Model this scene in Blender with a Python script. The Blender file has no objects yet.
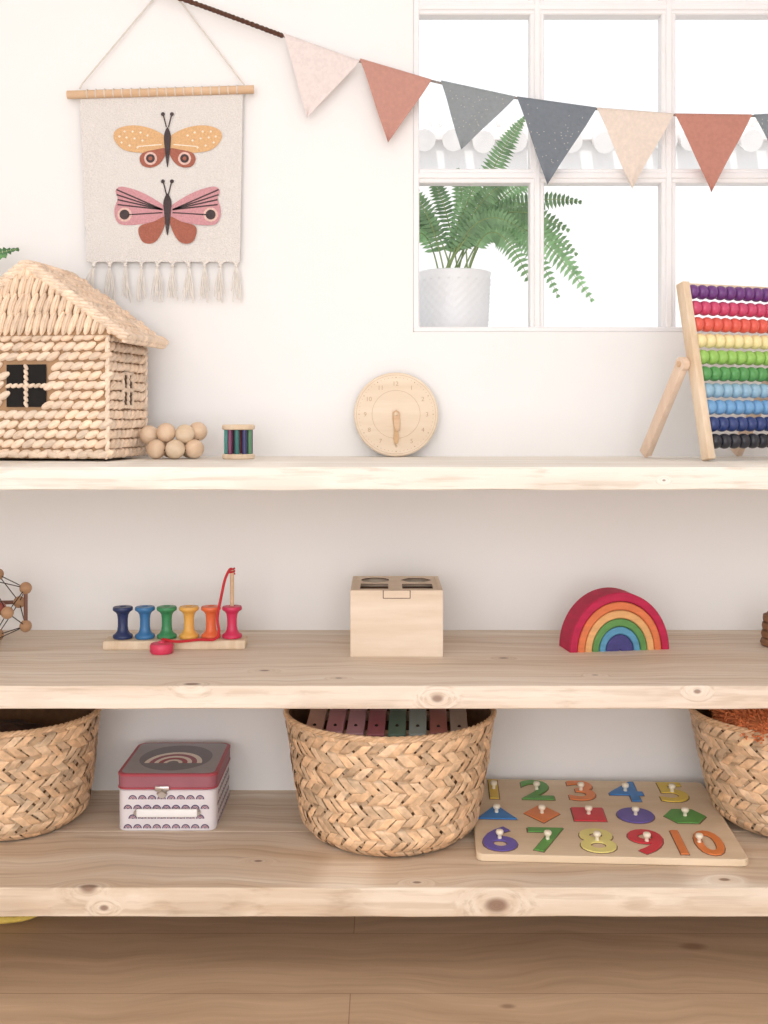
import bpy, bmesh, math, random
from mathutils import Vector, Matrix, noise
random.seed(7)
H=0.86; F=1100.0; YW=2.08; YF=1.65
ZT=H-0.078; ZM=H-0.4065; ZB=H-0.7095
sc=bpy.context.scene
try:
    sc.view_settings.view_transform='Standard'
except Exception as e: print(e)
def lin(h):
    h=h.lstrip('#'); o=[]
    for i in (0,2,4):
        c=int(h[i:i+2],16)/255
        o.append(c/12.92 if c<=.04045 else ((c+.055)/1.055)**2.4)
    return o
def W(px,py,Y): return Vector(((px-384)/F*Y, Y, H+(415-py)/F*Y))
# ---------------- materials
def pmat(name,hexc,rough=.6,var=.08,scale=40,bump=0.0,attr=False,stretch=(1,1,1),metal=0,bscale=None,trans=0):
    m=bpy.data.materials.new(name); m.use_nodes=True
    nt=m.node_tree; N=nt.nodes; L=nt.links; b=N['Principled BSDF']
    tc=N.new('ShaderNodeTexCoord'); mp=N.new('ShaderNodeMapping'); mp.inputs['Scale'].default_value=stretch
    no=N.new('ShaderNodeTexNoise'); no.inputs['Scale'].default_value=scale; no.inputs['Detail'].default_value=5
    L.new(tc.outputs['Object'],mp.inputs[0]); L.new(mp.outputs[0],no.inputs['Vector'])
    r=N.new('ShaderNodeValToRGB'); c=lin(hexc)
    r.color_ramp.elements[0].position=.3; r.color_ramp.elements[1].position=.7
    r.color_ramp.elements[0].color=[max(0,x*(1-var)) for x in c]+[1]
    r.color_ramp.elements[1].color=[min(1,x*(1+var)) for x in c]+[1]
    L.new(no.outputs['Fac'],r.inputs[0]); out=r.outputs[0]
    if attr:
        a=N.new('ShaderNodeAttribute'); a.attribute_name='Col'
        mx=N.new('ShaderNodeMixRGB'); mx.blend_type='MULTIPLY'; mx.inputs[0].default_value=1
        L.new(out,mx.inputs[1]); L.new(a.outputs['Color'],mx.inputs[2]); out=mx.outputs[0]
    L.new(out,b.inputs['Base Color']); b.inputs['Roughness'].default_value=rough; b.inputs['Metallic'].default_value=metal
    if bump:
        n2=no
        if bscale:
            n2=N.new('ShaderNodeTexNoise'); n2.inputs['Scale'].default_value=bscale; n2.inputs['Detail'].default_value=3
            L.new(mp.outputs[0],n2.inputs['Vector'])
        bp=N.new('ShaderNodeBump'); bp.inputs['Strength'].default_value=bump; bp.inputs['Distance'].default_value=.004
        L.new(n2.outputs['Fac'],bp.inputs['Height']); L.new(bp.outputs[0],b.inputs['Normal'])
    if trans:
        o=N['Material Output']; tl=N.new('ShaderNodeBsdfTranslucent'); L.new(out,tl.inputs[0]); ms=N.new('ShaderNodeMixShader'); ms.inputs[0].default_value=trans
        L.new(b.outputs[0],ms.inputs[1]); L.new(tl.outputs[0],ms.inputs[2]); L.new(ms.outputs[0],o.inputs[0])
    return m
def wood(name,light,dark,freq=26,xs=1.3,knots=(),rough=.65,contrast=(.3,.72),seedoff=0,axis='x',fine=0,wav=.06):
    m=bpy.data.materials.new(name); m.use_nodes=True
    nt=m.node_tree; N=nt.nodes; L=nt.links; b=N['Principled BSDF']
    tc=N.new('ShaderNodeTexCoord'); sp=N.new('ShaderNodeSeparateXYZ'); L.new(tc.outputs['Object'],sp.inputs[0])
    def M(op,a,c,cl=False):
        n=N.new('ShaderNodeMath'); n.operation=op; n.use_clamp=cl
        for i,q in enumerate((a,c)):
            if q is None: continue
            if isinstance(q,(int,float)): n.inputs[i].default_value=q
            else: L.new(q,n.inputs[i])
        return n.outputs[0]
    ax={'x':(0,1,2),'y':(1,0,2),'z':(2,0,1)}[axis]
    x,y,z=[sp.outputs[i] for i in ax]
    ln=N.new('ShaderNodeTexNoise'); ln.inputs['Scale'].default_value=2.8; ln.inputs['Detail'].default_value=3; L.new(tc.outputs['Object'],ln.inputs['Vector'])
    y=M('ADD',y,M('MULTIPLY',ln.outputs['Fac'],wav))
    kd=None
    for (kx,ky,kz,r) in knots:
        cb=N.new('ShaderNodeVectorMath'); cb.operation='SUBTRACT'; L.new(tc.outputs['Object'],cb.inputs[0]); cb.inputs[1].default_value=(kx,ky,kz)
        c2=N.new('ShaderNodeVectorMath'); c2.operation='MULTIPLY'; L.new(cb.outputs[0],c2.inputs[0]); c2.inputs[1].default_value=(.62,1,1)
        le=N.new('ShaderNodeVectorMath'); le.operation='LENGTH'; L.new(c2.outputs[0],le.inputs[0]); d=le.outputs['Value']
        mr=N.new('ShaderNodeMapRange'); mr.interpolation_type='SMOOTHSTEP'; L.new(d,mr.inputs[0])
        for i,q in zip((1,2,3,4),(r*1.2,r*4.5,1,0)): mr.inputs[i].default_value=q
        w=mr.outputs[0]; iw=M('SUBTRACT',1,w)
        y=M('ADD',M('MULTIPLY',y,iw),M('MULTIPLY',w,M('ADD',M('MULTIPLY',d,1.6),ky)))
        m2=N.new('ShaderNodeMapRange'); m2.interpolation_type='SMOOTHSTEP'; L.new(d,m2.inputs[0])
        for i,q in zip((1,2,3,4),(r*.45,r*1.15,1,0)): m2.inputs[i].default_value=q
        kd=m2.outputs[0] if kd is None else M('MAXIMUM',kd,m2.outputs[0])
    co=N.new('ShaderNodeCombineXYZ'); L.new(M('ADD',M('MULTIPLY',x,xs),seedoff),co.inputs[0]); L.new(M('MULTIPLY',y,freq),co.inputs[1]); L.new(M('MULTIPLY',z,freq),co.inputs[2])
    no=N.new('ShaderNodeTexNoise'); no.inputs['Scale'].default_value=1.0; no.inputs['Detail'].default_value=7; no.inputs['Roughness'].default_value=.62; L.new(co.outputs[0],no.inputs['Vector'])
    r=N.new('ShaderNodeValToRGB'); r.color_ramp.elements[0].position=contrast[0]; r.color_ramp.elements[1].position=contrast[1]
    r.color_ramp.elements[0].color=lin(dark)+[1]; r.color_ramp.elements[1].color=lin(light)+[1]
    L.new(no.outputs['Fac'],r.inputs[0]); out=r.outputs[0]; hgt=no.outputs['Fac']
    if fine:
        c3=N.new('ShaderNodeCombineXYZ'); L.new(M('MULTIPLY',x,3.5),c3.inputs[0]); L.new(M('MULTIPLY',y,fine),c3.inputs[1]); L.new(M('MULTIPLY',z,fine),c3.inputs[2])
        n3=N.new('ShaderNodeTexNoise'); n3.inputs['Scale'].default_value=1.0; n3.inputs['Detail'].default_value=4; L.new(c3.outputs[0],n3.inputs['Vector'])
        r3=N.new('ShaderNodeValToRGB'); r3.color_ramp.elements[0].position=.34; r3.color_ramp.elements[1].position=.5; r3.color_ramp.elements[0].color=(.84,.80,.76,1); r3.color_ramp.elements[1].color=(1,1,1,1); L.new(n3.outputs['Fac'],r3.inputs[0])
        mm=N.new('ShaderNodeMixRGB'); mm.blend_type='MULTIPLY'; mm.inputs[0].default_value=1; L.new(out,mm.inputs[1]); L.new(r3.outputs[0],mm.inputs[2]); out=mm.outputs[0]; hgt=n3.outputs['Fac']
    if kd is not None:
        mx=N.new('ShaderNodeMixRGB'); L.new(M('MULTIPLY',kd,.75),mx.inputs[0]); L.new(out,mx.inputs[1]); mx.inputs[2].default_value=lin('#755140')+[1]; out=mx.outputs[0]
    L.new(out,b.inputs['Base Color']); b.inputs['Roughness'].default_value=rough
    bp=N.new('ShaderNodeBump'); bp.inputs['Strength'].default_value=.25; bp.inputs['Distance'].default_value=.002
    L.new(hgt,bp.inputs['Height']); L.new(bp.outputs[0],b.inputs['Normal'])
    return m
# ---------------- mesh builder
class MB:
    def __init__(s): s.v=[];s.f=[];s.m=[];s.c=[]
    def add(s,vf,mi=0,M=None,c=1.0):
        vs,fs=vf; o=len(s.v)
        for p in vs:
            p=Vector(p); s.v.append(M@p if M is not None else p)
        if isinstance(c,list): s.c+=c
        else: s.c+=[c]*len(vs)
        for f in fs: s.f.append([i+o for i in f]); s.m.append(mi)
        return s
    def obj(s,name,mats,parent=None,loc=(0,0,0),rot=(0,0,0),smooth=35,label=None,cat=None,kind=None,group=None):
        me=bpy.data.meshes.new(name); me.from_pydata([tuple(p) for p in s.v],[],s.f)
        if not isinstance(mats,(list,tuple)): mats=[mats]
        for m in mats: me.materials.append(m)
        me.polygons.foreach_set('material_index',s.m)
        at=me.color_attributes.new('Col','FLOAT_COLOR','POINT')
        buf=[]
        for q in s.c:
            buf+= [q,q,q,1] if isinstance(q,(int,float)) else [q[0],q[1],q[2],1]
        at.data.foreach_set('color',buf)
        bm=bmesh.new(); bm.from_mesh(me); bmesh.ops.recalc_face_normals(bm,faces=bm.faces); bm.to_mesh(me); bm.free()
        if smooth:
            me.polygons.foreach_set('use_smooth',[True]*len(me.polygons))
            me.set_sharp_from_angle(angle=math.radians(smooth))
        me.update()
        o=bpy.data.objects.new(name,me); sc.collection.objects.link(o)
        o.location=loc; o.rotation_euler=rot
        if parent: o.parent=parent
        if label: o['label']=label
        if cat: o['category']=cat
        if kind: o['kind']=kind
        if group: o['group']=group
        return o
def thing(name,label,cat,loc=(0,0,0),rot=(0,0,0),group=None):
    o=bpy.data.objects.new(name,None); o.empty_display_size=.02; sc.collection.objects.link(o)
    o.location=loc; o.rotation_euler=rot; o['label']=label; o['category']=cat
    if group: o['group']=group
    return o
def box(c,s):
    x,y,z=c; a,b,d=[q/2 for q in s]
    v=[(x+i*a,y+j*b,z+k*d) for i in(-1,1) for j in(-1,1) for k in(-1,1)]
    return v,[(0,1,3,2),(4,6,7,5),(0,4,5,1),(2,3,7,6),(0,2,6,4),(1,5,7,3)]
def rbox(c,s,r=.003,seg=2):
    bm=bmesh.new(); bmesh.ops.create_cube(bm,size=1); bmesh.ops.scale(bm,vec=s,verts=bm.verts)
    bmesh.ops.bevel(bm,geom=list(bm.edges),offset=r,segments=seg,profile=.5,affect='EDGES')
    bmesh.ops.translate(bm,vec=c,verts=bm.verts); bm.verts.index_update()
    o=([v.co.copy() for v in bm.verts],[[v.index for v in f.verts] for f in bm.faces]); bm.free(); return o
def vbox(c,s,r=.02,seg=4,r2=.002):
    a,b,d=[q/2 for q in s]; pts=[]
    for (sx,sy,a0) in ((1,1,0),(-1,1,90),(-1,-1,180),(1,-1,270)):
        for k in range(seg+1):
            t=math.radians(a0+90*k/seg); pts.append((sx*(a-r)+r*math.cos(t),sy*(b-r)+r*math.sin(t)))
    n=len(pts); v=[];f=[]
    lv=[(-d,r2),(-d+r2,0),(d-r2,0),(d,r2)]
    for z,ins in lv:
        for x,y in pts: v.append((c[0]+x*(1-ins/a),c[1]+y*(1-ins/b),c[2]+z))
    for l in range(3):
        for i in range(n): f.append((l*n+i,l*n+(i+1)%n,(l+1)*n+(i+1)%n,(l+1)*n+i))
    f.append(list(range(n))[::-1]); f.append([3*n+i for i in range(n)]); return v,f
def lathe(prof,n=32):
    v=[];f=[]
    for r,z in prof:
        for i in range(n):
            t=2*math.pi*i/n; v.append((r*math.cos(t),r*math.sin(t),z))
    for l in range(len(prof)-1):
        for i in range(n): f.append((l*n+i,l*n+(i+1)%n,(l+1)*n+(i+1)%n,(l+1)*n+i))
    f.append([i for i in range(n)][::-1]); k=(len(prof)-1)*n; f.append([k+i for i in range(n)]); return v,f
def cyl(r,z0,z1,n=24,b=.0008): return lathe([(r-b,z0),(r,z0+b),(r,z1-b),(r-b,z1)],n)
def sph(r=1,nu=14,nv=9,s=(1,1,1),c=(0,0,0)):
    v=[(c[0],c[1],c[2]-r*s[2])];f=[]
    for j in range(1,nv):
        p=-math.pi/2+math.pi*j/nv
        for i in range(nu):
            t=2*math.pi*i/nu; v.append((c[0]+r*s[0]*math.cos(p)*math.cos(t),c[1]+r*s[1]*math.cos(p)*math.sin(t),c[2]+r*s[2]*math.sin(p)))
    v.append((c[0],c[1],c[2]+r*s[2])); top=len(v)-1
    for i in range(nu):
        f.append((0,1+(i+1)%nu,1+i)); f.append((top,1+(nv-2)*nu+i,1+(nv-2)*nu+(i+1)%nu))
        for j in range(nv-2): f.append((1+j*nu+i,1+j*nu+(i+1)%nu,1+(j+1)*nu+(i+1)%nu,1+(j+1)*nu+i))
    return v,f
def tube(pts,r,n=8,closed=False):
    pts=[Vector(p) for p in pts]; v=[];f=[]; m=len(pts); ref=None
    for k,p in enumerate(pts):
        a=pts[(k-1)%m] if (closed or k>0) else p; b=pts[(k+1)%m] if (closed or k<m-1) else p
        t=(b-a).normalized()
        if ref is None: ref=Vector((0,0,1)) if abs(t.z)<.9 else Vector((1,0,0))
        u=t.cross(ref).normalized(); w=u.cross(t).normalized(); ref=w
        rr=r[k] if isinstance(r,(list,tuple)) else r
        for i in range(n):
            q=2*math.pi*i/n; v.append(p+u*math.cos(q)*rr+w*math.sin(q)*rr)
    for k in range(m if closed else m-1):
        k2=(k+1)%m
        for i in range(n): f.append((k*n+i,k*n+(i+1)%n,k2*n+(i+1)%n,k2*n+i))
    if not closed: f.append(list(range(n))[::-1]); f.append([(m-1)*n+i for i in range(n)])
    return v,f
def crom(P,closed=False,k=8):
    P=[Vector(p) for p in P]; n=len(P); out=[]
    for i in range(n if closed else n-1):
        g=lambda j: P[j%n] if closed else P[max(0,min(n-1,j))]
        p0,p1,p2,p3=g(i-1),g(i),g(i+1),g(i+2)
        for s in range(k):
            t=s/k; out.append(.5*((2*p1)+(p2-p0)*t+(2*p0-5*p1+4*p2-p3)*t*t+(3*p1-p0-3*p2+p3)*t**3))
    if not closed: out.append(P[-1])
    return out
def lump(c,a,b,n,nu=8,nv=6):
    vs,fs=sph(1,nu,nv); a=Vector(a);b=Vector(b);n=Vector(n);c=Vector(c)
    return [c+a*p[2]+b*p[0]+n*p[1] for p in vs],fs
def text(s,size,ext=0,off=0,align='CENTER'):
    cu=bpy.data.curves.new('t','FONT'); cu.body=s; cu.size=size; cu.extrude=ext; cu.offset=off; cu.align_x=align; cu.align_y='CENTER'; cu.resolution_u=4
    o=bpy.data.objects.new('t',cu); sc.collection.objects.link(o); bpy.context.view_layer.update()
    dg=bpy.context.evaluated_depsgraph_get(); e=o.evaluated_get(dg); me=e.to_mesh()
    r=([v.co.copy() for v in me.vertices],[list(p.vertices) for p in me.polygons]); e.to_mesh_clear()
    bpy.data.objects.remove(o); bpy.data.curves.remove(cu)
    ys=[v.y for v in r[0]]; yc=(max(ys)+min(ys))/2; xs_=[v.x for v in r[0]]; xc=(max(xs_)+min(xs_))/2
    for v in r[0]: v.y-=yc; v.x-=xc
    return r
def T(x=0,y=0,z=0): return Matrix.Translation((x,y,z))
def R(a,ax): return Matrix.Rotation(math.radians(a),4,ax)

# ---------------- setting materials
M_wall=pmat('white_plaster','#efedec',.85,.012,3,.04,bscale=25)
M_ceil=pmat('ceiling_paint','#f2f0ef',.9,.01,3)
M_frame=pmat('white_window_paint','#edebec',.45,.02,8)
knM=[(.08,YF,ZM-.019,.0065),(-.29,YF+.012,ZM,.009),(-.19,YF+.10,ZM,.006),(-.07,YF+.05,ZM,.004),(.47,YF,ZM-.008,.004),(.20,YF+.19,ZM,.006),(.33,YF+.07,ZM,.004)]
knB=[(.169,YF,ZB-.026,.013),(-.444,YF+.004,ZB,.010),(-.33,YF+.24,ZB,.007),(.05,YF+.02,ZB,.005),(-.42,YF,ZB-.03,.005),(.52,YF+.03,ZB,.006),(-.2,YF+.10,ZB,.005)]
M_shM=wood('pine_board','#f3e7da','#dac5af',26,1.2,knM,fine=115,wav=.10)
M_shB=wood('knotty_pine_board','#f2e5d4','#d1b79b',24,1.2,knB,seedoff=4,fine=100,wav=.12)
M_shT=wood('pale_pine_board','#f5f1ea','#e8dfd3',26,1.0,((.42,YF,ZT-.02,.002),),seedoff=9,fine=120,wav=.08)
M_pine=wood('pine_toy','#ead7bf','#d6bb9b',60,8,axis='z')
M_ply=wood('light_plywood','#ecdbc8','#dcc6ae',50,5)
M_beech=wood('beech','#dfc09f','#cba581',60,7)
M_dark=pmat('dark_interior','#33241e',.9)
# floor
mf=bpy.data.materials.new('oak_floor'); mf.use_nodes=True
nt=mf.node_tree;N=nt.nodes;L=nt.links;b=N['Principled BSDF']
tc=N.new('ShaderNodeTexCoord')
mp=N.new('ShaderNodeMapping'); mp.inputs['Location'].default_value=(.9,.075,0); L.new(tc.outputs['Object'],mp.inputs[0])
br=N.new('ShaderNodeTexBrick'); br.inputs['Scale'].default_value=1; br.inputs['Brick Width'].default_value=1.7; br.inputs['Row Height'].default_value=.19; br.inputs['Mortar Size'].default_value=.0008; br.inputs['Mortar Smooth'].default_value=.3
br.inputs['Color1'].default_value=lin('#dabd9f')+[1]; br.inputs['Color2'].default_value=lin('#caaa8a')+[1]; br.inputs['Mortar'].default_value=lin('#a3846a')+[1]; L.new(mp.outputs[0],br.inputs['Vector'])
ds=N.new('ShaderNodeTexNoise'); ds.inputs['Scale'].default_value=3.0; ds.inputs['Detail'].default_value=2; L.new(tc.outputs['Object'],ds.inputs['Vector'])
va=N.new('ShaderNodeVectorMath'); va.operation='MULTIPLY_ADD'; L.new(ds.outputs['Color'],va.inputs[0]); va.inputs[1].default_value=(0,.14,0); L.new(tc.outputs['Object'],va.inputs[2])
m2=N.new('ShaderNodeMapping'); m2.inputs['Scale'].default_value=(1.8,26,1); L.new(va.outputs[0],m2.inputs[0])
no=N.new('ShaderNodeTexNoise'); no.inputs['Scale'].default_value=1.2; no.inputs['Detail'].default_value=8; no.inputs['Roughness'].default_value=.65; L.new(m2.outputs[0],no.inputs['Vector'])
rr=N.new('ShaderNodeValToRGB'); rr.color_ramp.elements[0].position=.3; rr.color_ramp.elements[1].position=.7; rr.color_ramp.elements[0].color=(.68,.64,.60,1); rr.color_ramp.elements[1].color=(1,1,1,1); L.new(no.outputs['Fac'],rr.inputs[0])
mx=N.new('ShaderNodeMixRGB'); mx.blend_type='MULTIPLY'; mx.inputs[0].default_value=1; L.new(br.outputs['Color'],mx.inputs[1]); L.new(rr.outputs[0],mx.inputs[2]); cur=mx.outputs[0]
for (kx,ky,kr) in ((-.20,1.52,.010),(.50,1.78,.013),(.18,1.60,.007)):
    sb=N.new('ShaderNodeVectorMath'); sb.operation='SUBTRACT'; L.new(tc.outputs['Object'],sb.inputs[0]); sb.inputs[1].default_value=(kx,ky,0)
    sc2=N.new('ShaderNodeVectorMath'); sc2.operation='MULTIPLY'; L.new(sb.outputs[0],sc2.inputs[0]); sc2.inputs[1].default_value=(.55,1,1)
    le=N.new('ShaderNodeVectorMath'); le.operation='LENGTH'; L.new(sc2.outputs[0],le.inputs[0])
    mr=N.new('ShaderNodeMapRange'); mr.interpolation_type='SMOOTHSTEP'; L.new(le.outputs['Value'],mr.inputs[0])
    for i,q in zip((1,2,3,4),(kr*.3,kr*1.3,.6,0)): mr.inputs[i].default_value=q
    mk=N.new('ShaderNodeMixRGB'); L.new(mr.outputs[0],mk.inputs[0]); L.new(cur,mk.inputs[1]); mk.inputs[2].default_value=lin('#7a5a45')+[1]; cur=mk.outputs[0]
L.new(cur,b.inputs['Base Color']); b.inputs['Roughness'].default_value=.5
M_floor=mf

# ---------------- room shell
XL=1.4; WX0=.0548; WX1=.781; WZ0=H+.157; WZ1=H+1.093; CT=2.5; TH=.10
m=MB()
for c in [(( -XL-.1,WX0),(0,CT)),((WX1,XL+.1),(0,CT)),((WX0,WX1),(0,WZ0)),((WX0,WX1),(WZ1,CT))]:
    (x0,x1),(z0,z1)=c
    m.add(box(((x0+x1)/2,YW+TH/2,(z0+z1)/2),(x1-x0,TH,z1-z0)))
m.obj('wall_back',M_wall,kind='structure',smooth=0)
MB().add(box((-XL-.05,.25,CT/2),(.1,3.66,CT))).obj('wall_left',M_wall,kind='structure',smooth=0)
MB().add(box((XL+.05,.25,CT/2),(.1,3.66,CT))).obj('wall_right',M_wall,kind='structure',smooth=0)
MB().add(box((0,.29,-.05),(3.0,3.78,.1))).obj('floor',M_floor,kind='structure',smooth=0)
MB().add(box((0,.29,CT+.05),(3.0,3.78,.1))).obj('ceiling',M_ceil,kind='structure',smooth=0)
# window
m=MB(); YC=YW+.022
def wbar(x0,x1,z0,z1,d=.04):
    m.add(rbox(((x0+x1)/2,YC,(z0+z1)/2),(x1-x0,d,z1-z0),.002,1))
fw=.012
wbar(WX0,WX0+fw,WZ0+.0005,WZ1-.0005); wbar(WX1-fw,WX1,WZ0+.0005,WZ1-.0005); wbar(WX0+.0005,WX1-.0005,WZ0,WZ0+fw*.8,.043); wbar(WX0+.0005,WX1-.0005,WZ1-fw,WZ1,.043)
for xm in (.2903,.54):
    wbar(xm-.0135,xm+.0135,WZ0+.001,WZ1-.001,.03); wbar(xm-.006,xm+.006,WZ0+.002,WZ1-.002,.040)
for zm in (H+.4538,H+.7734):
    wbar(WX0+.001,WX1-.001,zm-.0135,zm+.0135,.032); wbar(WX0+.002,WX1-.002,zm-.006,zm+.006,.0385)
mg=bpy.data.materials.new('window_glass'); mg.use_nodes=True; nt=mg.node_tree
for n in list(nt.nodes): nt.nodes.remove(n)
o=nt.nodes.new('ShaderNodeOutputMaterial'); tr=nt.nodes.new('ShaderNodeBsdfTransparent'); tr.inputs[0].default_value=(.985,.99,.99,1); nt.links.new(tr.outputs[0],o.inputs[0])
m.add(box(((WX0+WX1)/2,YC+.005,(WZ0+WZ1)/2),(WX1-WX0-.006,.002,WZ1-WZ0-.006)),1)
m.obj('window_1',[M_frame,mg],kind='structure',smooth=0)
MB().add(rbox(((WX0+WX1)/2,YW+TH+.16,WZ0-.018),(1.1,.32,.03),.003)).obj('trim_1',M_frame,kind='structure',smooth=0)
M_gw=pmat('whitewashed_wall','#f6f5f5',.9,.01,4)
M_tile=pmat('pale_roof_tile','#f3efed',.85,.06,9)
m=MB(); GY=4.6
m.add(box((1.2,GY+.1,.95),(7,.2,2.15)),0)
rt=random.Random(2)
for k in range(48):
    x=-1.6+k*.125+rt.uniform(-.02,.02)
    for j in range(3):
        dz=rt.uniform(-.012,.012)
        P=[(x,GY-.10+j*.14,1.985+j*.055+dz),(x,GY+.08+j*.14,2.065+j*.055+dz)]
        m.add(tube(P,[.046,.038],12),1)
m.add(box((1.2,GY+.1,2.03),(7,.26,.05)),1)
m.obj('garden_wall',[M_gw,M_tile],kind='structure')
MB().add(box((0,9,-.15),(30,13.6,.08))).obj('ground',pmat('pale_paving','#d8d4d0',.9,.1,5),kind='structure',smooth=0)
# ---------------- shelves
def shelf(z,th,mat,label,split,seed):
    m=MB()
    def plank(y0,y1):
        n=70; v=[];f=[]
        for i in range(n+1):
            x=-XL+2*XL*i/n
            e=lambda a,s: .0012*noise.noise(Vector((x*9,a+seed*3,s)))
            b_=.0016
            P=[(y0+b_,z+e(1,0)*.3),(y1,z),(y1,z-th),(y0+b_,z-th+e(2,1)),(y0+e(3,2),z-th+b_+e(2,1)),(y0+e(4,0),z-b_+e(1,0)*.3)]
            for p in P: v.append((x,p[0],p[1]))
        k=len(P)
        for i in range(n):
            for j in range(k): f.append((i*k+j,i*k+(j+1)%k,(i+1)*k+(j+1)%k,(i+1)*k+j))
        f.append(list(range(k))); f.append([n*k+j for j in range(k)][::-1]); m.add((v,f))
    if split: plank(YF,YF+(YW-YF)*.52-.0006); plank(YF+(YW-YF)*.52+.0006,YW)
    else: plank(YF,YW)
    m.obj('shelf',mat,label=label,cat='shelf',smooth=40)
shelf(ZT,.0345,M_shT,'pale pine shelf board holding basket house, clock and abacus',False,1)
shelf(ZM,.0345,M_shM,'knotty pine shelf board with spools, shape sorter and rainbow',False,2)
shelf(ZB,.0435,M_shB,'thick knotty pine shelf board carrying baskets and puzzle',True,3)

# ---------------- baskets
M_straw=pmat('woven_seagrass','#e8c6a2',.5,.2,70,.3,attr=True)
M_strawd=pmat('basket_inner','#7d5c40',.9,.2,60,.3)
def basket(X,Y,Rb,Rt,h,N_,M_,seed,label,e=.75):
    rnd=random.Random(seed)
    t=thing('storage_basket',label,'basket',(X,Y,ZB))
    def rad(v): return Rb-.022*max(0,1-v/.16)**2+(Rt-Rb)*(v**e)
    m=MB(); st=M_*9
    for fam in (0,1):
        for i in range(N_):
            dph=rnd.uniform(-.5,.5); wd=rnd.uniform(.38,.48); ct=rnd.uniform(-.06,.06)
            base=rnd.uniform(.78,1.12); hue=rnd.uniform(-.04,.07); ph=rnd.uniform(0,9); wob=rnd.uniform(.06,.16); rj=rnd.uniform(-.0005,.0008); tw=rnd.uniform(-.0006,.0006)
            vs=[];fs=[];cs=[]
            for s in range(st+1):
                v=s/st
                if fam==0: b_=i+.5-2*v*M_; sg=math.cos(math.pi*(i-b_+dph)/2)
                else: a_=i+.5+2*v*M_; sg=-math.cos(math.pi*(a_-i-1+dph)/2)
                off=.0015*math.tanh(3*sg)
                sh_=ct+wob*math.sin(ph+v*11)
                ww=wd*(1+.12*math.sin(ph*2+v*29))
                for k,w in enumerate((-ww,-ww*.8,0,ww*.8,ww)):
                    u=(i+.5+w+sh_+(-v*M_ if fam==0 else v*M_))/N_
                    r=rad(v)+off+(-.0003,.0002,.0003,.0002,-.0003)[k]+rj+tw*(k-2)
                    th=2*math.pi*u; vs.append((r*math.cos(th),r*math.sin(th),.003+v*(h-.006)))
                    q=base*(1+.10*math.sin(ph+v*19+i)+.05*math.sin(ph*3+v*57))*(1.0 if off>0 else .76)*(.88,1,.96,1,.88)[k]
                    cs.append((min(1.2,q*(1+hue)),q,q*(1-hue)))
                if s<st:
                    o=s*5
                    for k in range(4): fs.append((o+k,o+k+1,o+k+6,o+k+5))
            m.add((vs,fs),0,c=cs)
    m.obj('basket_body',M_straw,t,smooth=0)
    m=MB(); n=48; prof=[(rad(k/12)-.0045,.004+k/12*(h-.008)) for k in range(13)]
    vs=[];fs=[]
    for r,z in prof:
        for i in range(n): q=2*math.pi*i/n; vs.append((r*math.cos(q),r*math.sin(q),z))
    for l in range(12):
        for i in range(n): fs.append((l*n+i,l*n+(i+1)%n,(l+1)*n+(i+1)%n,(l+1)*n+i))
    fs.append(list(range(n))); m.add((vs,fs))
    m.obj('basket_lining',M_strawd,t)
    m=MB(); K=300
    for ph in (0,2.1,4.2):
        pts=[]
        for k in range(K):
            q=2*math.pi*k/K; a=q*30+ph; rr=Rt+.0022*math.cos(a); pts.append((rr*math.cos(q),rr*math.sin(q),h-.001+.0026*math.sin(a)))
        m.add(tube(pts,.0028,6,True),0,c=(.85,.8,.74) if ph else (.95,.92,.88))
    m.obj('basket_rim',M_straw,t)
    return t
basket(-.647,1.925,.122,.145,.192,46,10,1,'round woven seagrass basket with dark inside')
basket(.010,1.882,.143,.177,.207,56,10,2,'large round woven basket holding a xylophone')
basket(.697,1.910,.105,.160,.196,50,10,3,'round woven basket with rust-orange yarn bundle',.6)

# contents
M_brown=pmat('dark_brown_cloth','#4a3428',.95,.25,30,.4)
def cloth_pile(name,X,Y,z,r,hh,mat,label,seed,cat='blanket'):
    m=MB(); n=40; vs=[];fs=[]; rings=10
    vs.append((0,0,0))
    for j in range(1,rings+1):
        for i in range(n):
            q=2*math.pi*i/n; p=j/rings
            if p<=.5: rr=r*.86*p*2; zz=0
            else: rr=r*max(0,math.cos((p-.5)*math.pi))**.5 if p<1 else .001; zz=hh*math.sin((p-.5)*math.pi)
            w=noise.noise(Vector((rr*math.cos(q)*22+seed,rr*math.sin(q)*22,seed)))*.018
            if p>.5: zz+=w*min(1,(p-.5)*5); 
            vs.append((rr*math.cos(q),rr*math.sin(q),max(0,zz)))
    for i in range(n): fs.append((0,1+(i+1)%n,1+i))
    for j in range(rings-1):
        for i in range(n): a=1+j*n; fs.append((a+i,a+(i+1)%n,a+n+(i+1)%n,a+n+i))
    m.add((vs,fs)); return m.obj(name,mat,None,(X,Y,z),smooth=60,label=label,cat=cat)
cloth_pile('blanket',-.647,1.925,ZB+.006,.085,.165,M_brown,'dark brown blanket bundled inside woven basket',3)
cloth_pile('blanket',.010,1.885,ZB+.006,.108,.155,M_brown,'dark cloth bundled under xylophone in basket',8)
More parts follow.
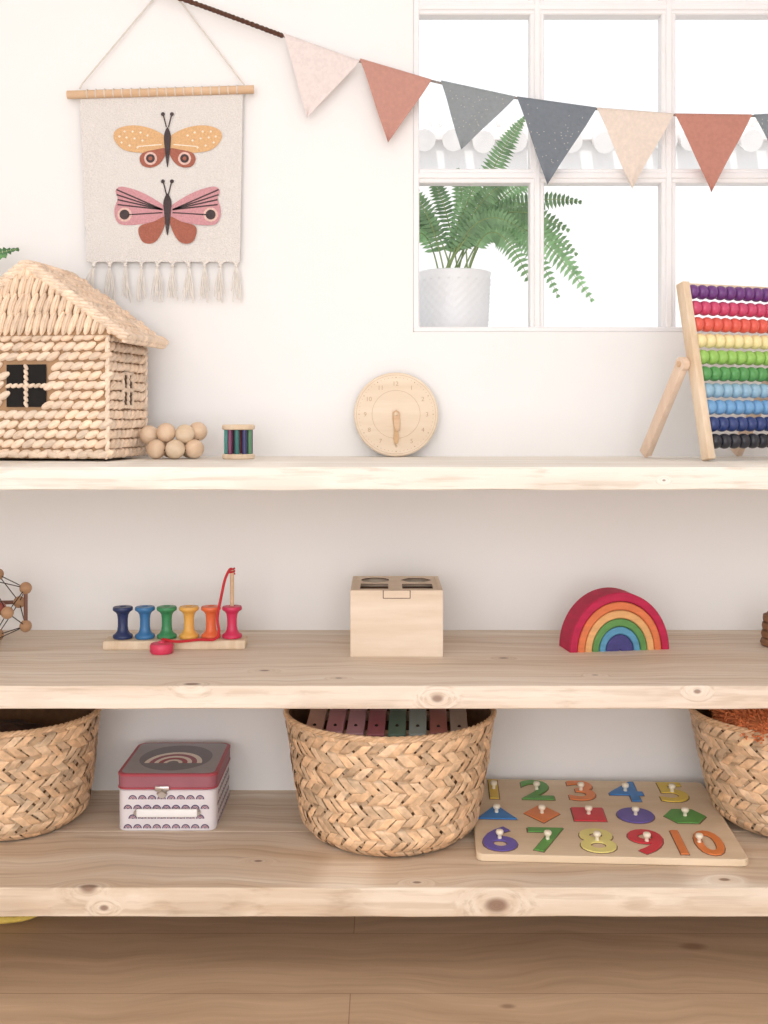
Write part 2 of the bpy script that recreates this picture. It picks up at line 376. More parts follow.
# xylophone
xy=thing('xylophone','toy xylophone with muted coloured bars lying in basket','xylophone',(.006,1.853,ZB+.180),(math.radians(6),0,math.radians(-2)))
m=MB()
for yy,l in ((-.040,.255),(.045,.270)): m.add(rbox((0,yy,.006),(l,.014,.014),.002))
for xx in (-.12,.12): m.add(rbox((xx,.003,.006),(.012,.08,.012),.002))
m.obj('xylophone_frame',M_beech,xy)
for k,cx in enumerate(['#cfa596','#c88e96','#cb9aa4','#b56c75','#6c8676','#a0ada8','#a66a62','#a8968a']):
    mm=pmat('painted_bar',cx,.4,.05,30)
    x=-.119+k*.034; l=(.118,.138,.15,.155,.155,.15,.138,.118)[k]
    mb=MB().add(rbox((x,.004,.0175),(.029,l,.009),.002))
    for yy in (-.04,.045): mb.add(sph(.003,8,6,c=(x,yy,.022)),1)
    mb.obj('xylophone_bar',[mm,M_dark],xy)
# orange yarn bundle
M_or=pmat('rust_orange_yarn','#ea8e5a',.95,.2,60,.3,attr=True,trans=.15)
m=MB(); rnd=random.Random(5)
m.add(sph(1,30,16,s=(.135,.125,.036),c=(0,0,.122)),0,c=.8); m.add(sph(1,24,12,s=(.085,.080,.055),c=(0,0.035,.056)),0,c=.6)
for k in range(3200):
    d=Vector((rnd.gauss(0,1),rnd.gauss(-.2,1),rnd.gauss(.3,1))).normalized()
    p=Vector((d.x*.137,d.y*.127,.122+d.z*.037)); sd=Vector((rnd.gauss(0,1),rnd.gauss(0,1),rnd.gauss(0,1)))*.0028
    e=p+d*rnd.uniform(.002,.006)
    m.add(tube([p-d*.006,p+sd,e+sd*1.5,e-d*.002+sd*2.0],.0013,4),0,c=rnd.choice([.82,.92,1,1.1]))
m.obj('yarn_bundle',M_or,None,(.704,1.862,ZB+.076),label='rust-orange fluffy yarn bundle spilling over basket rim',cat='yarn bundle')
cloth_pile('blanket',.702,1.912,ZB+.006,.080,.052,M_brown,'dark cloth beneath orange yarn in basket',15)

# ---------------- suitcase
su=thing('toy_suitcase','small rainbow-print cardboard suitcase with red lid edge','suitcase',(-.3705,1.964,ZB))
M_su=pmat('printed_card_white','#e6e0e4',.5,.03,20); M_red=pmat('wine_red_card','#ad4a56',.45,.05,20); M_gry=pmat('mauve_grey_card','#a59ea2',.45,.06,20)
M_nav=pmat('print_plum','#5d4f6d',.5,.05,20); M_pnk=pmat('print_pink','#a5606e',.5,.05,20); M_whp=pmat('print_cream','#f2e6dc',.5,.03,20)
M_gold=pmat('brass','#c9a46a',.3,.05,20,metal=.9); M_silv=pmat('silver_metal','#c9c4bf',.3,.03,20,metal=.9); M_whplas=pmat('white_handle','#fbfafa',.35,.01,20)
sw,sd,sh=.168,.178,.098
m=MB(); m.add(vbox((0,0,.035),(sw,sd,.070),.016),0)
def arc(cx,cz,r0,r1,n=9):
    v=[];f=[]
    for k in range(n+1):
        a=math.pi*k/n
        for r in (r0,r1): v.append((cx+r*math.cos(a),0,cz+r*math.sin(a)))
    for k in range(n): f.append((2*k,2*k+1,2*k+3,2*k+2))
    return v,f
for row in range(4):
    for c in range(9):
        x=-.066+c*.0164+(.0082 if row%2 else 0)
        if x>.069: continue
        z=.005+row*.0165
        Mx=T(0,-sd/2-.0003,0)
        for MM in (Mx,T(sw/2+.0003,0,0)@R(90,'Z'),T(-sw/2-.0003,0,0)@R(90,'Z')):
            m.add(arc(x,z,.0052,.0074),1,MM); m.add(arc(x,z,.0030,.0046),2,MM); m.add(arc(x,z,0,.0022),1,MM)
m.obj('suitcase_body',[M_su,M_nav,M_pnk],su,smooth=30)
m=MB(); m.add(vbox((0,0,.073),(sw+.004,sd+.003,.004),.017,4,.001),1); m.add(vbox((0,0,.084),(sw+.002,sd+.002,.020),.0165,4,.001),5); m.add(vbox((0,0,.0952),(sw+.004,sd+.003,.0056),.017,4,.0012),1)
m.add(vbox((0,0,.0978),(sw-.008,sd-.008,.001),.014,4,.0002),0)
def flatarc(cx,cy,r0,r1,z,sx=1.25,n=16):
    v,f=arc(0,0,r0,r1,n); return [(cx+p[0]*sx,cy+p[2]*1.35,z) for p in v],f
z0=.0986
m.add(([(.0+.064*math.cos(2*math.pi*k/32),-.002+.072*math.sin(2*math.pi*k/32),z0) for k in range(32)],[list(range(32))]),4)
for k,(r0,r1,mi) in enumerate([(.038,.046,3),(.030,.038,2),(.023,.030,3),(.016,.023,1),(.009,.015,3)]): m.add(flatarc(0,-.034,r0,r1,z0+.0003,1.1),mi)
m.obj('suitcase_lid',[M_gry,M_red,M_pnk,M_whp,pmat('grey_print','#807a7f',.5,.05,20),pmat('dusty_mauve_card','#a0616d',.5,.06,20)],su,smooth=30)
m=MB(); m.add(rbox((-.007,-sd/2-.0035,.074),(.024,.005,.008),.001)); m.add(cyl(.008,-.003,.003,20),0,T(-.007,-sd/2-.004,.066)@R(90,'X')); m.add(tube([(-.015,-sd/2-.007,.066),(-.007,-sd/2-.009,.072),(.001,-sd/2-.007,.066)],.0016,6))
m.obj('clasp',M_silv,su,label='silver metal clasp')
m=MB(); m.add(rbox((.002,-sd/2-.008,.034),(.104,.006,.014),.0025,3))
m.obj('handle',M_whplas,su,label='white strap handle')
for s_ in (-1,1): MB().add(cyl(.0045,-.004,.005,14),0,R(90,'X')).obj('handle_mount',M_silv,su,(.002+s_*.052,-sd/2-.005,.034),label='metal handle mount')

# ---------------- puzzle
bw,bd,bt=.428,.320,.012
pz=thing('number_puzzle','wooden peg puzzle board with coloured numbers and shapes','puzzle',(.3685,1.895,ZB+.0080),(math.radians(2.7),0,math.radians(-3)))
M_pb=wood('puzzle_plywood','#ead5ba','#dcc4a5',30,4); M_gap=pmat('brown_recess_line','#84695a',.6,.05,30); M_knob=pmat('pale_peg','#efe4cf',.5,.04,40)  # flat brown outline paints the dark recess around each piece
cols=dict(y='#e6c452',g='#5fa04c',o='#e8884c',b='#3480c8',lg='#e4c74e',r='#d83644',p='#6a5bb0',py='#ece08c')
CM={k:pmat('paint_'+k,v,.45,.05,30) for k,v in cols.items()}
mb=MB(); mb.add(vbox((0,0,bt/2),(bw,bd,bt),.012,4,.0015),0)
def poly(kind,r):
    if kind=='tri': return [(0,r*1.05),(-r*1.05,-r*.8),(r*1.05,-r*.8)]
    if kind=='dia': return [(0,r*1.15),(-r*.95,0),(0,-r*1.15),(r*.95,0)]
    if kind=='sq': return [(-r*.85,-r*.85),(r*.85,-r*.85),(r*.85,r*.85),(-r*.85,r*.85)]
    if kind=='oval': return [(r*.98*math.cos(2*math.pi*k/28),r*.98*math.sin(2*math.pi*k/28)) for k in range(28)]
    if kind=='hex': return [(r*1.1*math.cos(math.pi*k/3),r*1.0*math.sin(math.pi*k/3)) for k in range(6)]
def prism(P,z0,z1):
    n=len(P); v=[(x,y,z0) for x,y in P]+[(x,y,z1) for x,y in P]
    return v,[list(range(n))[::-1],[n+i for i in range(n)]]+[(i,(i+1)%n,n+(i+1)%n,n+i) for i in range(n)]
xs=[-.174,-.096,-.016,.064,.148]
rows=[(.106,[('1','y'),('2','g'),('3','o'),('4','b'),('5','lg')]),
      (0,[('tri','b'),('dia','o'),('sq','r'),('oval','p'),('hex','g')]),
      (-.104,[('6','p'),('7','g'),('8','py'),('9','r'),('10','o')])]
for ry,items in rows:
    for x,(s,c) in zip(xs,items):
        num=s.isdigit()
        if num:
            sx=1.0 if s!='10' else .78
            mb.add(text(s,.122,.0002,.0038),1,T(x,ry,bt+.0002)@Matrix.Diagonal((sx,1,1,1)))
            mp_=MB().add(text(s,.122,.0010,.0020),0,T(0,0,.0010)@Matrix.Diagonal((sx,1,1,1)))
        else:
            mb.add(prism([(x+a,ry+b_) for a,b_ in poly(s,.034)],bt,bt+.0004),1)
            mp_=MB().add(prism(poly(s,.0318),0,.0020))
        pc=mp_.obj('number_piece' if num else 'shape_piece',CM[c],pz,(x,ry,bt+.0006),smooth=0)
        nm={'y':'yellow','g':'green','o':'orange','b':'blue','lg':'yellow','r':'red','p':'purple','py':'pale yellow'}[c]
        sn={'tri':'triangle','dia':'diamond','sq':'square','oval':'circle','hex':'hexagon'}.get(s,'number '+s)
        pc['label']=nm+' '+sn+' puzzle piece'
        MB().add(lathe([(.0035,0),(.003,.005),(.0055,.007),(.0066,.010),(.0055,.013),(.002,.014)],16)).obj('peg_knob',M_knob,pc,(0,0,.0020),smooth=60)
mb.obj('puzzle_board',[M_pb,M_gap],pz,smooth=0)

# ---------------- middle shelf: shape sorter
bx=thing('shape_sorter','natural wooden shape sorting box with holes in top','shape sorter',(.0213,1.848+.0825,ZM))
w,d,h=.156,.165,.112
m=MB()
m.add(rbox((0,-d/2+.004,h/2),(w,.008,h),.001)); m.add(rbox((0,d/2-.004,h/2),(w,.008,h),.001))
for s_ in (-1,1): m.add(rbox((s_*(w/2-.004),0,h/2),(.008,d-.016,h),.001))
m.add(rbox((0,0,.004),(w-.016,d-.016,.008),.001))
m.obj('box_body',M_ply,bx,smooth=0)
from mathutils.geometry import delaunay_2d_cdt
outer=[(-w/2+.008,-d/2+.008),(w/2-.008,-d/2+.008),(w/2-.008,d/2-.008),(-w/2+.008,d/2-.008)]
def circ(cx,cy,a,b_,n=20): return [(cx+a*math.cos(2*math.pi*k/n),cy+b_*math.sin(2*math.pi*k/n)) for k in range(n)]
holes=[circ(-.037,.038,.025,.029),circ(.036,.038,.027,.027,6),[(-.062,-.060),(-.014,-.060),(-.014,-.006),(-.062,-.006)],[(.010,-.058),(.062,-.058),(.062,-.008),(.010,-.008)]]
pts=[Vector(p) for p in outer]; faces=[list(range(4))]
for hl in holes:
    o=len(pts); pts+= [Vector(p) for p in hl]; faces.append([o+i for i in range(len(hl))])
vco,_,fo,_,_,forig=delaunay_2d_cdt(pts,[],faces,0,1e-6)
zt=h-.0008; th=.0012
vs=[(p.x,p.y,zt) for p in vco]+[(p.x,p.y,zt-th) for p in vco]; n0=len(vco); fs=[]
for f,og in zip(fo,forig):
    if list(og)==[0]: fs.append(list(f)); fs.append([i+n0 for i in f][::-1])
m=MB().add((vs,fs))
M_rec=pmat('shaded_wood_recess','#6f5340',.9)  # dark brown puts the shade of the holes into the colour
for P in [outer]+holes:
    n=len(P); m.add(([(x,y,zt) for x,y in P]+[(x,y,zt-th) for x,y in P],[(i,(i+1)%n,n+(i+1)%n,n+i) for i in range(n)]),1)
m.obj('box_lid',[M_ply,M_rec],bx,smooth=0)
m=MB(); m.add(rbox((0,-d/2-.0003,h-.0065),(.044,.0012,.0125),.0004),0); m.add(rbox((0,-d/2-.0002,h-.0070),(.0465,.0010,.0138),.0003),1); m.obj('lid_notch',[M_ply,pmat('dark_gap','#6b5140',.9)],bx,smooth=0,label='outlined finger notch in the front')
m=MB(); m.add(box((0,0,.052),(w-.018,d-.018,.084))); m.obj('box_shade_block',M_rec,bx,smooth=0)  # solid dark block standing in for the shaded hollow under the lid

# rainbow
rb=thing('rainbow_stacker','wooden nesting rainbow in six bright colours','rainbow toy',(.402,1.925,ZM),(0,0,math.radians(9)))
def arch(r0,r1,dep,n=36,sz=1.12):
    b_=.0018
    sec=[(r0+b_,-dep/2),(r1-b_,-dep/2),(r1,-dep/2+b_),(r1,dep/2-b_),(r1-b_,dep/2),(r0+b_,dep/2),(r0,dep/2-b_),(r0,-dep/2+b_)]
    v=[];f=[];k=len(sec)
    for i in range(n+1):
        a=math.pi*i/n
        for r,y in sec: v.append((r*math.cos(a),y,r*math.sin(a)*sz))
    for i in range(n):
        for j in range(k): f.append((i*k+j,i*k+(j+1)%k,(i+1)*k+(j+1)%k,(i+1)*k+j))
    f.append(list(range(k))); f.append([n*k+j for j in range(k)][::-1]); return v,f
rc=[('#bb1d4a','crimson'),('#dd7a4c','orange'),('#e2ab72','golden orange'),('#5f9150','green'),('#5a96b8','sky blue'),('#45427f','indigo')]
rad=[.090,.0755,.0625,.0495,.037,.025,.0008]
for k,(c,nm) in enumerate(rc):
    mm=pmat('stained_'+nm.replace(' ','_'),c,.7,.12,30,.1,stretch=(1,1,4))
    MB().add(arch(rad[k+1]+.0006,rad[k]-.0004,.062)).obj('rainbow_arch',mm,rb,label=nm+' wooden arch',smooth=40)

# spools
sp=thing('threading_toy','wooden base with six coloured spools and red string','threading toy',(-.364,1.925,ZM),(0,0,math.radians(1.5)))
MB().add(rbox((0,0,.008),(.246,.046,.016),.003,3)).obj('base',M_pine,sp)
spc=[('#27355f','navy'),('#3a74a8','blue'),('#3a8a58','green'),('#e6ae55','yellow'),('#e56d3f','orange'),('#d2335c','crimson')]
xsp=[-.0925,-.054,-.016,.0227,.061,.0977]
for (c,nm),x in zip(spc,xsp):
    mm=pmat('lacquer_'+nm,c,.4,.06,30)
    pr=[(.006,0),(.0164,.001),(.0175,.0035),(.0170,.0065),(.0125,.0095),(.0097,.014),(.0086,.022),(.0086,.034),(.0097,.042),(.0125,.0465),(.0170,.0495),(.0175,.0525),(.0164,.0555),(.006,.0565),(.005,.050)]
    MB().add(lathe(pr,28)).obj('spool',mm,sp,(x,0,.016),label=nm+' wooden spool',smooth=50)
m=MB().add(lathe([(.0035,.0),(.0035,.068),(.003,.071),(.001,.072)],14),0,T(.0977,0,.065)); m.obj('needle_stick',M_beech,sp)
S=crom([(.0977,-.004,.137),(.094,-.008,.136),(.087,-.014,.120),(.081,-.020,.090),(.075,-.022,.055),(.078,-.026,.030),(.070,-.030,.0195),(.045,-.026,.0185),(.020,-.034,.0175),(.004,-.036,.0175),(-.010,-.040,.021),(-.0165,-.046,.023)],k=8)
m=MB().add(tube(S,.0024,8)); m.add(tube([(.0977+.0045*math.cos(a*.5),.0045*math.sin(a*.5),.128+.0004*a) for a in range(26)],.0016,6))
m.obj('string',pmat('red_string','#c62a34',.8,.1,90),sp)
MB().add(lathe([(.012,0),(.018,.001),(.0200,.004),(.0200,.014),(.018,.0172),(.010,.0185),(.006,.0185),(.005,.021),(.002,.022)],28)).obj('button_disc',pmat('lacquer_pink','#d93c5e',.4,.06,30),sp,(-.0165,-.048,0),label='thick round pink-red wooden disc',smooth=45)

# bead rattle
sk=thing('bead_rattle','wooden bead and stick rattle ball with dark cords','rattle',(-.690,1.945,ZM))
Rr=.064; ph=(1+5**.5)/2; s_=Rr/math.sqrt(1+ph*ph); V=[]
for a in (-1,1):
    for b_ in (-1,1):
        V+=[Vector((0,a,b_*ph))*s_,Vector((a,b_*ph,0))*s_,Vector((b_*ph,0,a))*s_]
cz=ph*s_+.0112; m2=MB();m3=MB(); Ms=T(0,0,cz)
Rm=R(8,'Z')
V=[Ms@(Rm@v) for v in V]
bd0=MB().add(sph(.0108,14,10)).obj('wooden_bead',wood('dark_bead_wood','#c09672','#a07a5a',60,7),sk,V[0])
for i in range(12):
    if i: q=bd0.copy(); q.location=V[i]; sc.collection.objects.link(q)
    for j in range(i+1,12):
        dd=(V[i]-V[j]).length
        if abs(dd-2*s_)<.002: m3.add(tube([V[i],V[j]],.0009,5))
for ax in range(3):
    for q in (-1,1):
        if ax==0: A=Vector((0,-1,q*ph));B=Vector((0,1,q*ph))
        elif ax==1: A=Vector((-1,q*ph,0));B=Vector((1,q*ph,0))
        else: A=Vector((q*ph,0,-1));B=Vector((q*ph,0,1))
        a_=Ms@(Rm@(A*s_)); b2=Ms@(Rm@(B*s_)); m2.add(tube([a_,b2],.0036,8))
m2.add(sph(.010,14,10,c=(0.012,0,cz)),1); m2.add(sph(.009,14,10,c=(-.010,0,cz+.012)),2)
for i in range(0,12,3): m2.add(tube([V[i],(0,0,cz)],.0012,5),2)
m2.obj('stick',[pmat('dark_stick','#7a5040',.5),pmat('red_bead','#9a4a40',.4),M_dark],sk); m3.obj('elastic_cord',M_dark,sk)

# brown stacked toy
m=MB(); pr=[(.020,0),(.028,.001)]
for k in range(4):
    z=.002+k*.014; pr+=[(.029-.001*k,z),(.031-.0015*k,z+.005),(.029-.001*k,z+.011),(.024-.001*k,z+.013)]
pr+=[(.018,.060),(.010,.065),(.002,.066)]
m.add(lathe(pr,32)); m.obj('wooden_stacker',wood('walnut','#8a6244','#6b482f',60,6,axis='z'),None,(.694,1.935,ZM),label='small dark brown ridged wooden stacking toy',cat='stacking toy',smooth=50)

# ---------------- top shelf
M_hy=pmat('water_hyacinth','#efd8c1',.7,.12,55,.3,attr=True)
M_hb=pmat('hyacinth_backing','#b18e6c',.85)
hs=thing('basket_house','woven water hyacinth toy house with gable roof','basket house',(-.600,1.862,ZT+.0045),(0,0,math.radians(-9)))
hw,hd,hh,hr,ew,ez=.139,.170,.230,.333,.178,.205
rnd=random.Random(11)
def weave(m,O,ex,ez_,nn,wid,hgt,rh=.0165,sg=.019,skip=None,dirs=24,alt=False):
    rows=int(round(hgt/rh)); rh=hgt/rows; cols=int(round(wid/sg)); sg2=wid/cols
    for r in range(rows):
        jo=rnd.uniform(0,1)
        for c in range(-1,cols+1):
            u=(c+.5+jo+rnd.uniform(-.08,.08))*sg2; v=(r+.5+rnd.uniform(-.03,.03))*rh
            if u<.004 or u>wid-.001: continue
            if skip and skip(u,v): continue
            sgn=-1 if (alt and r%2) else 1
            t=math.radians(dirs*sgn+rnd.uniform(-6,6)); a=ex*math.cos(t)+ez_*math.sin(t); b_=-ex*math.sin(t)+ez_*math.cos(t)
            L_=sg2*rnd.uniform(.66,.76)
            q=rnd.uniform(.86,1.08); hu=rnd.uniform(-.01,.05)
            m.add(lump(O+ex*u+ez_*v,a*L_,b_*rh*.40,nn*.0058,10,7),0,c=(q*(1+hu),q,q*(1-hu)))
            for hf in (-.17,.12):
                q2=q*rnd.uniform(.86,1.04); t2=rnd.uniform(-.08,.08)
                m.add(lump(O+ex*u+ez_*v+b_*hf*rh+nn*.0019,(a+b_*t2)*L_*.82,b_*rh*.11,nn*.0042,6,6),0,c=(q2*(1+hu),q2,q2*(1-hu)))
X=Vector((1,0,0));Yv=Vector((0,1,0));Z=Vector((0,0,1))
mw=MB()
mw.add(box((0,hd/2,hh/2),(2*hw-.006,hd-.006,hh)),1)
sk_=lambda u,v: (hw-.042<u<hw+.032) and (.088<v<.158)
weave(mw,Vector((-hw,0,0)),X,Z,-Yv,2*hw,hh,skip=sk_)
sk2=lambda u,v: (.060<u<.104) and (.088<v<.146)
weave(mw,Vector((hw,0,0)),Yv,Z,X,hd,hh,skip=sk2)
weave(mw,Vector((-hw,0,0)),Yv,Z,-X,hd,hh,skip=sk2)
for sx in (-1,1):
    for sy in (0,hd):
        for k in range(18): mw.add(lump(Vector((sx*(hw+.0005),sy-.0005,.008+k*.0128)),Z*.0095+X*.003,X*.0038-Z*.001,Yv*.0042),0,c=rnd.uniform(.86,1.06))
for k in range(16):
    x=-hw+.008+k*(2*hw-.016)/15; mw.add(lump(Vector((x,-.004,.0070)),(X*.95+Z*(.2 if k%2 else -.2))*.012,Z*.006,-Yv*.005),0,c=rnd.uniform(.84,1))
mw.obj('house_wall',[M_hy,M_hb],hs,smooth=0)
def hwin(name,O,ex,nn,W2,H2,dk,frame):
    m=MB(); c=O
    vs=[c-ex*W2-Z*H2,c+ex*W2-Z*H2,c+ex*W2+Z*H2,c-ex*W2+Z*H2]; m.add(([v+nn*.0015 for v in vs],[(0,1,2,3)]),1)  # dark panel, its colour standing in for the shade of a cut-out
    def rope(a,b_,r=.0042):
        n=max(4,int((b_-a).length/.009)); 
        for k in range(n):
            p=a.lerp(b_,(k+.5)/n); d_=(b_-a)/n; s2=nn.cross(d_.normalized())
            m.add(lump(p+nn*.003,d_*.62+s2*.002,s2*r,nn*r),0,c=rnd.uniform(.8,1.05))
    if frame:
        for s in (-1,1):
            rope(c-ex*W2+Z*H2*s,c+ex*W2+Z*H2*s,.003); rope(c+ex*W2*s-Z*H2,c+ex*W2*s+Z*H2,.003)
    rope(c-ex*W2,c+ex*W2,.0038); rope(c-Z*H2,c+Z*H2,.0038)
    m.obj(name,[M_hy,dk],hs)
hwin('house_window',Vector((-.005,0,.123)),X,-Yv,.036,.036,pmat('black_hole_shade','#0f0b09',.9),False)
hwin('house_window',Vector((hw,.082,.117)),Yv,X,.022,.029,pmat('brown_hole_shade','#5a4434',.9),True)
mr_=MB(); ov=.010
g=[(-hw,0,hh-.004),(hw,0,hh-.004),(0,0,hr-.008)]
mr_.add(([(x,y+yy,z) for yy in (.002,hd-.002) for x,y,z in g],[(0,1,2),(5,4,3),(0,3,4,1),(1,4,5,2),(2,5,3,0)]),1)
sl=Vector((ew,0,ez-hr)); sll=sl.length; sd_=sl.normalized()
tiers=[(ez+.004,ez+.040),(ez+.036,ez+.072),(ez+.068,ez+.104),(ez+.098,hr-.004)]
mr_.add(([Vector((x,-.006,z)) for x,z in ((-ew+.01,ez+.002),(ew-.01,ez+.002),(0,hr-.004))],[(0,1,2)]),1)
for ti,(z0,z1) in enumerate(tiers):
    half=(hr-z0)/(hr-ez)*ew-.010
    n=max(1,int(2*half/.0125))
    for k in range(n+1):
        x=-half+2*half*k/n+rnd.uniform(-.001,.001)
        top=hr-abs(x)*(hr-ez)/ew-.002; zz1=min(z1,top)
        if zz1-z0<.007: continue
        t=.32+rnd.uniform(-.07,.07); L_=(zz1-z0)*.57; q=rnd.uniform(.88,1.08)
        mr_.add(lump(Vector((x,-.011,(z0+zz1)/2)),(Z+X*t)*L_,X*.0066,-Yv*.0062,10,7),0,c=(q*1.02,q,q*.97))
        for hf in (-.0024,.0022):
            cc=q*rnd.uniform(.86,1.04)
            mr_.add(lump(Vector((x+hf,-.0140,(z0+zz1)/2)),(Z+X*(t+rnd.uniform(-.06,.06)))*L_*.85,X*.0018,-Yv*.0040,6,6),0,c=(cc*1.02,cc,cc*.97))
for sx in (-1,1):
    ex=Vector((0,1,0)); e2=Vector((sd_.x*sx,0,sd_.z)); nn=Vector((-sd_.z*sx,0,sd_.x)); 
    O=Vector((0,-ov,hr))
    a=O;b_=O+e2*sll; c_=b_+ex*(hd+2*ov-.006); d_=O+ex*(hd+2*ov-.006)
    mr_.add(([p-nn*.001 for p in (a,b_,c_,d_)]+[p-nn*.014 for p in (a,b_,c_,d_)],[(0,1,2,3),(4,7,6,5),(0,4,5,1),(1,5,6,2),(2,6,7,3),(3,7,4,0)]),1)
    weave(mr_,O,ex,e2,nn,hd+2*ov-.006,sll,rh=.0175,sg=.021,dirs=30,alt=True)
    for k in range(20):
        p=O+e2*(sll*(k+.5)/20)-ex*.002
        for hf in (-1,1):
            cc=rnd.uniform(.88,1.08); mr_.add(lump(p-nn*.003+nn*hf*.0028,e2*.0095+nn*.0045,nn*.0050-e2*.001,ex*.008,8,6),0,c=cc)
    for k in range(16):
        p=b_+ex*((hd+2*ov-.006)*(k+.5)/16)
        for hf in (-1,1):
            cc=rnd.uniform(.88,1.06); mr_.add(lump(p-nn*.004+nn*hf*.0035,ex*.0092+nn*.004,nn*.0048,e2*.006),0,c=cc)
mr_.obj('house_roof',[M_hy,M_hb],hs,smooth=0)

# bead cluster
bc=thing('bead_cluster_toy','clutching toy of clustered natural wooden balls','clutching toy',(-.376,1.945,ZT+.0004))
M_ball=wood('warm_ball_wood','#e8cfb4','#d6b596',60,7,axis='z')
BP=[(-.026,-.004,.0174),(.009,-.012,.0174),(.040,.004,.0174),(-.006,.028,.0174),(.027,.032,.0174),(-.043,.018,.042),(-.010,.004,.0465),(.023,.006,.0440),(.042,.028,.0480)]
for k,(x,y,z) in enumerate(BP):
    MB().add(sph(.0172,20,14,c=(0,0,0))).obj('wooden_ball',M_pine if k%3==1 else M_ball,bc,(x,y,z),(k,k*2,k),smooth=80)
MB().add(tube(crom([BP[i] for i in (0,1,2,8,7,6,5)],True),.0012,6,True)).obj('elastic_cord',M_dark,bc)

# cylinder rattle
cr=thing('rattle','small wooden cage rattle with coloured bars','rattle',(-.2585,1.955,ZT))
MB().add(cyl(.029,0,.009,36,.002)).obj('rattle_base',M_pine,cr); MB().add(cyl(.029,.052,.061,36,.002)).obj('rattle_top',M_pine,cr)
for k,c in enumerate(['#6b3f63','#3c5f9a','#3f8d86','#7a3f5f','#2f6f6a','#3a3a6a','#5b8a65','#4a3a6a','#3a7a8a','#8a3f4f']):
    a=2*math.pi*k/10+2.2
    MB().add(cyl(.0042,.009,.052,12)).obj('rattle_bar',pmat('bar_paint',c,.4,.05,30),cr,(.0215*math.cos(a),.0215*math.sin(a),0))

# clock
ck=thing('toy_clock','round wooden teaching clock leaning on the wall','clock',(.0225,2.052,ZT),(math.radians(-5),0,0))
cr_=.0785; Mc=T(0,0,cr_)@R(90,'X')
M_clk=wood('clock_face_wood','#ebd9c4','#dec8ad',40,4); M_etch=pmat('etched_brown','#bfa284',.7,.05,30)
MB().add(cyl(cr_,0,.012,64,.002),0,Mc).obj('clock_face',M_clk,ck,smooth=40)
m=MB()
def ring(r0,r1,z,n=64):
    v=[];f=[]
    for k in range(n):
        a=2*math.pi*k/n
        for r in (r0,r1): v.append((r*math.cos(a),r*math.sin(a),z))
    for k in range(n): q=(k+1)%n; f.append((2*k,2*k+1,2*q+1,2*q))
    return v,f
m.add(ring(.0445,.0451,.0123),0,Mc); m.add(ring(.0735,.0740,.0123),0,Mc)
for k in range(1,13):
    a=math.pi/2-2*math.pi*k/12
    m.add(text(str(k),.0115,0,0),0,Mc@T(.0575*math.cos(a),.0575*math.sin(a),.0123))
for k in range(60):
    a=2*math.pi*k/60; r=.0007 if k%5 else .0012
    m.add(([(.069*math.cos(a)+r*math.cos(q*1.047),.069*math.sin(a)+r*math.sin(q*1.047),.0124) for q in range(6)],[list(range(6))]),0,Mc)
m.obj('clock_numerals',M_etch,ck,smooth=0,label='etched hour numbers and minute dots')
Pm=[(0,.008),(.0062,.004),(.0066,-.008),(.0045,-.020),(.0038,-.034),(.0050,-.046),(.0028,-.054),(0,-.056)]
Pm=Pm+[(-x,y) for x,y in Pm[-2:0:-1]]
MB().add(prism(Pm,.0125,.0165),0,Mc).obj('minute_hand',wood('hand_wood','#d9b78f','#c7a278',50,6),ck,smooth=0)
Ph=[(0,.007),(.0052,.004),(.0052,-.020),(.003,-.030),(0,-.032)]; Ph=Ph+[(-x,y) for x,y in Ph[-2:0:-1]]
MB().add(prism(Ph,.0168,.0205),0,Mc@R(4,'Z')).obj('hour_hand',M_beech,ck,smooth=0)
MB().add(cyl(.0035,.012,.0235,14),0,Mc).obj('hand_pin',M_pine,ck)

# abacus
ab=thing('abacus','wooden counting abacus with rainbow rows of beads','abacus',(.543,1.84,ZT),(0,0,math.radians(20)))
ht,tt=.304,.073; Lw=.2
def beam(p0,p1,wx,wy,r=.002):
    p0=Vector(p0);p1=Vector(p1); z=(p1-p0); l=z.length; z.normalize(); x=Vector((1,0,0)); y=z.cross(x).normalized()
    if abs(z.x)>.9: y=Vector((0,1,0)); x=y.cross(z).normalized()
    Mt=Matrix((x,y,z)).transposed().to_4x4(); Mt.translation=(p0+p1)/2
    vs,fs=rbox((0,0,0),(wx,wy,l),r,2); return [Mt@v for v in vs],fs
for x in (0,Lw): MB().add(beam((x,0,.003),(x,tt,.003+ht),.015,.022,.0025)).obj('side_post',M_pine,ab)
M_leg=wood('pinkish_beech','#ecd5c0','#dcc0a8',60,7,axis='z')
for xx in (-.0150,Lw-.017):
    mm_=MB().add(beam((xx,.165,.007),(xx,.047,.172),.0135,.021,.0012)); mm_.add(cyl(.0125,-.0068,.0068,24,.001),0,T(xx,.052,.165)@R(90,'Y')); mm_.obj('support_leg',M_leg,ab)
MB().add(tube([(-.0235,.052,.165),(.01,.052,.165)],.0055,16)).obj('pivot_peg',M_beech,ab)
MB().add(beam((.006,tt+.001,ht-.002),(Lw-.006,tt+.001,ht-.002),.010,.008,.001)).obj('cross_rail',M_pine,ab)
abc=['#6b3a7c','#c8486c','#dc5f50','#ecdca4','#93c060','#559655','#8fb2c8','#6f9fcb','#2e3f74','#26262e']
m=MB()
for k in range(10):
    z=.289-k*.0287+.004; y=z*tt/ht; m.add(tube([(0,y,z),(Lw,y,z)],.0012,6))
m.obj('wire_rod',pmat('steel_wire','#9c9a98',.3,.02,20,metal=.9),ab)
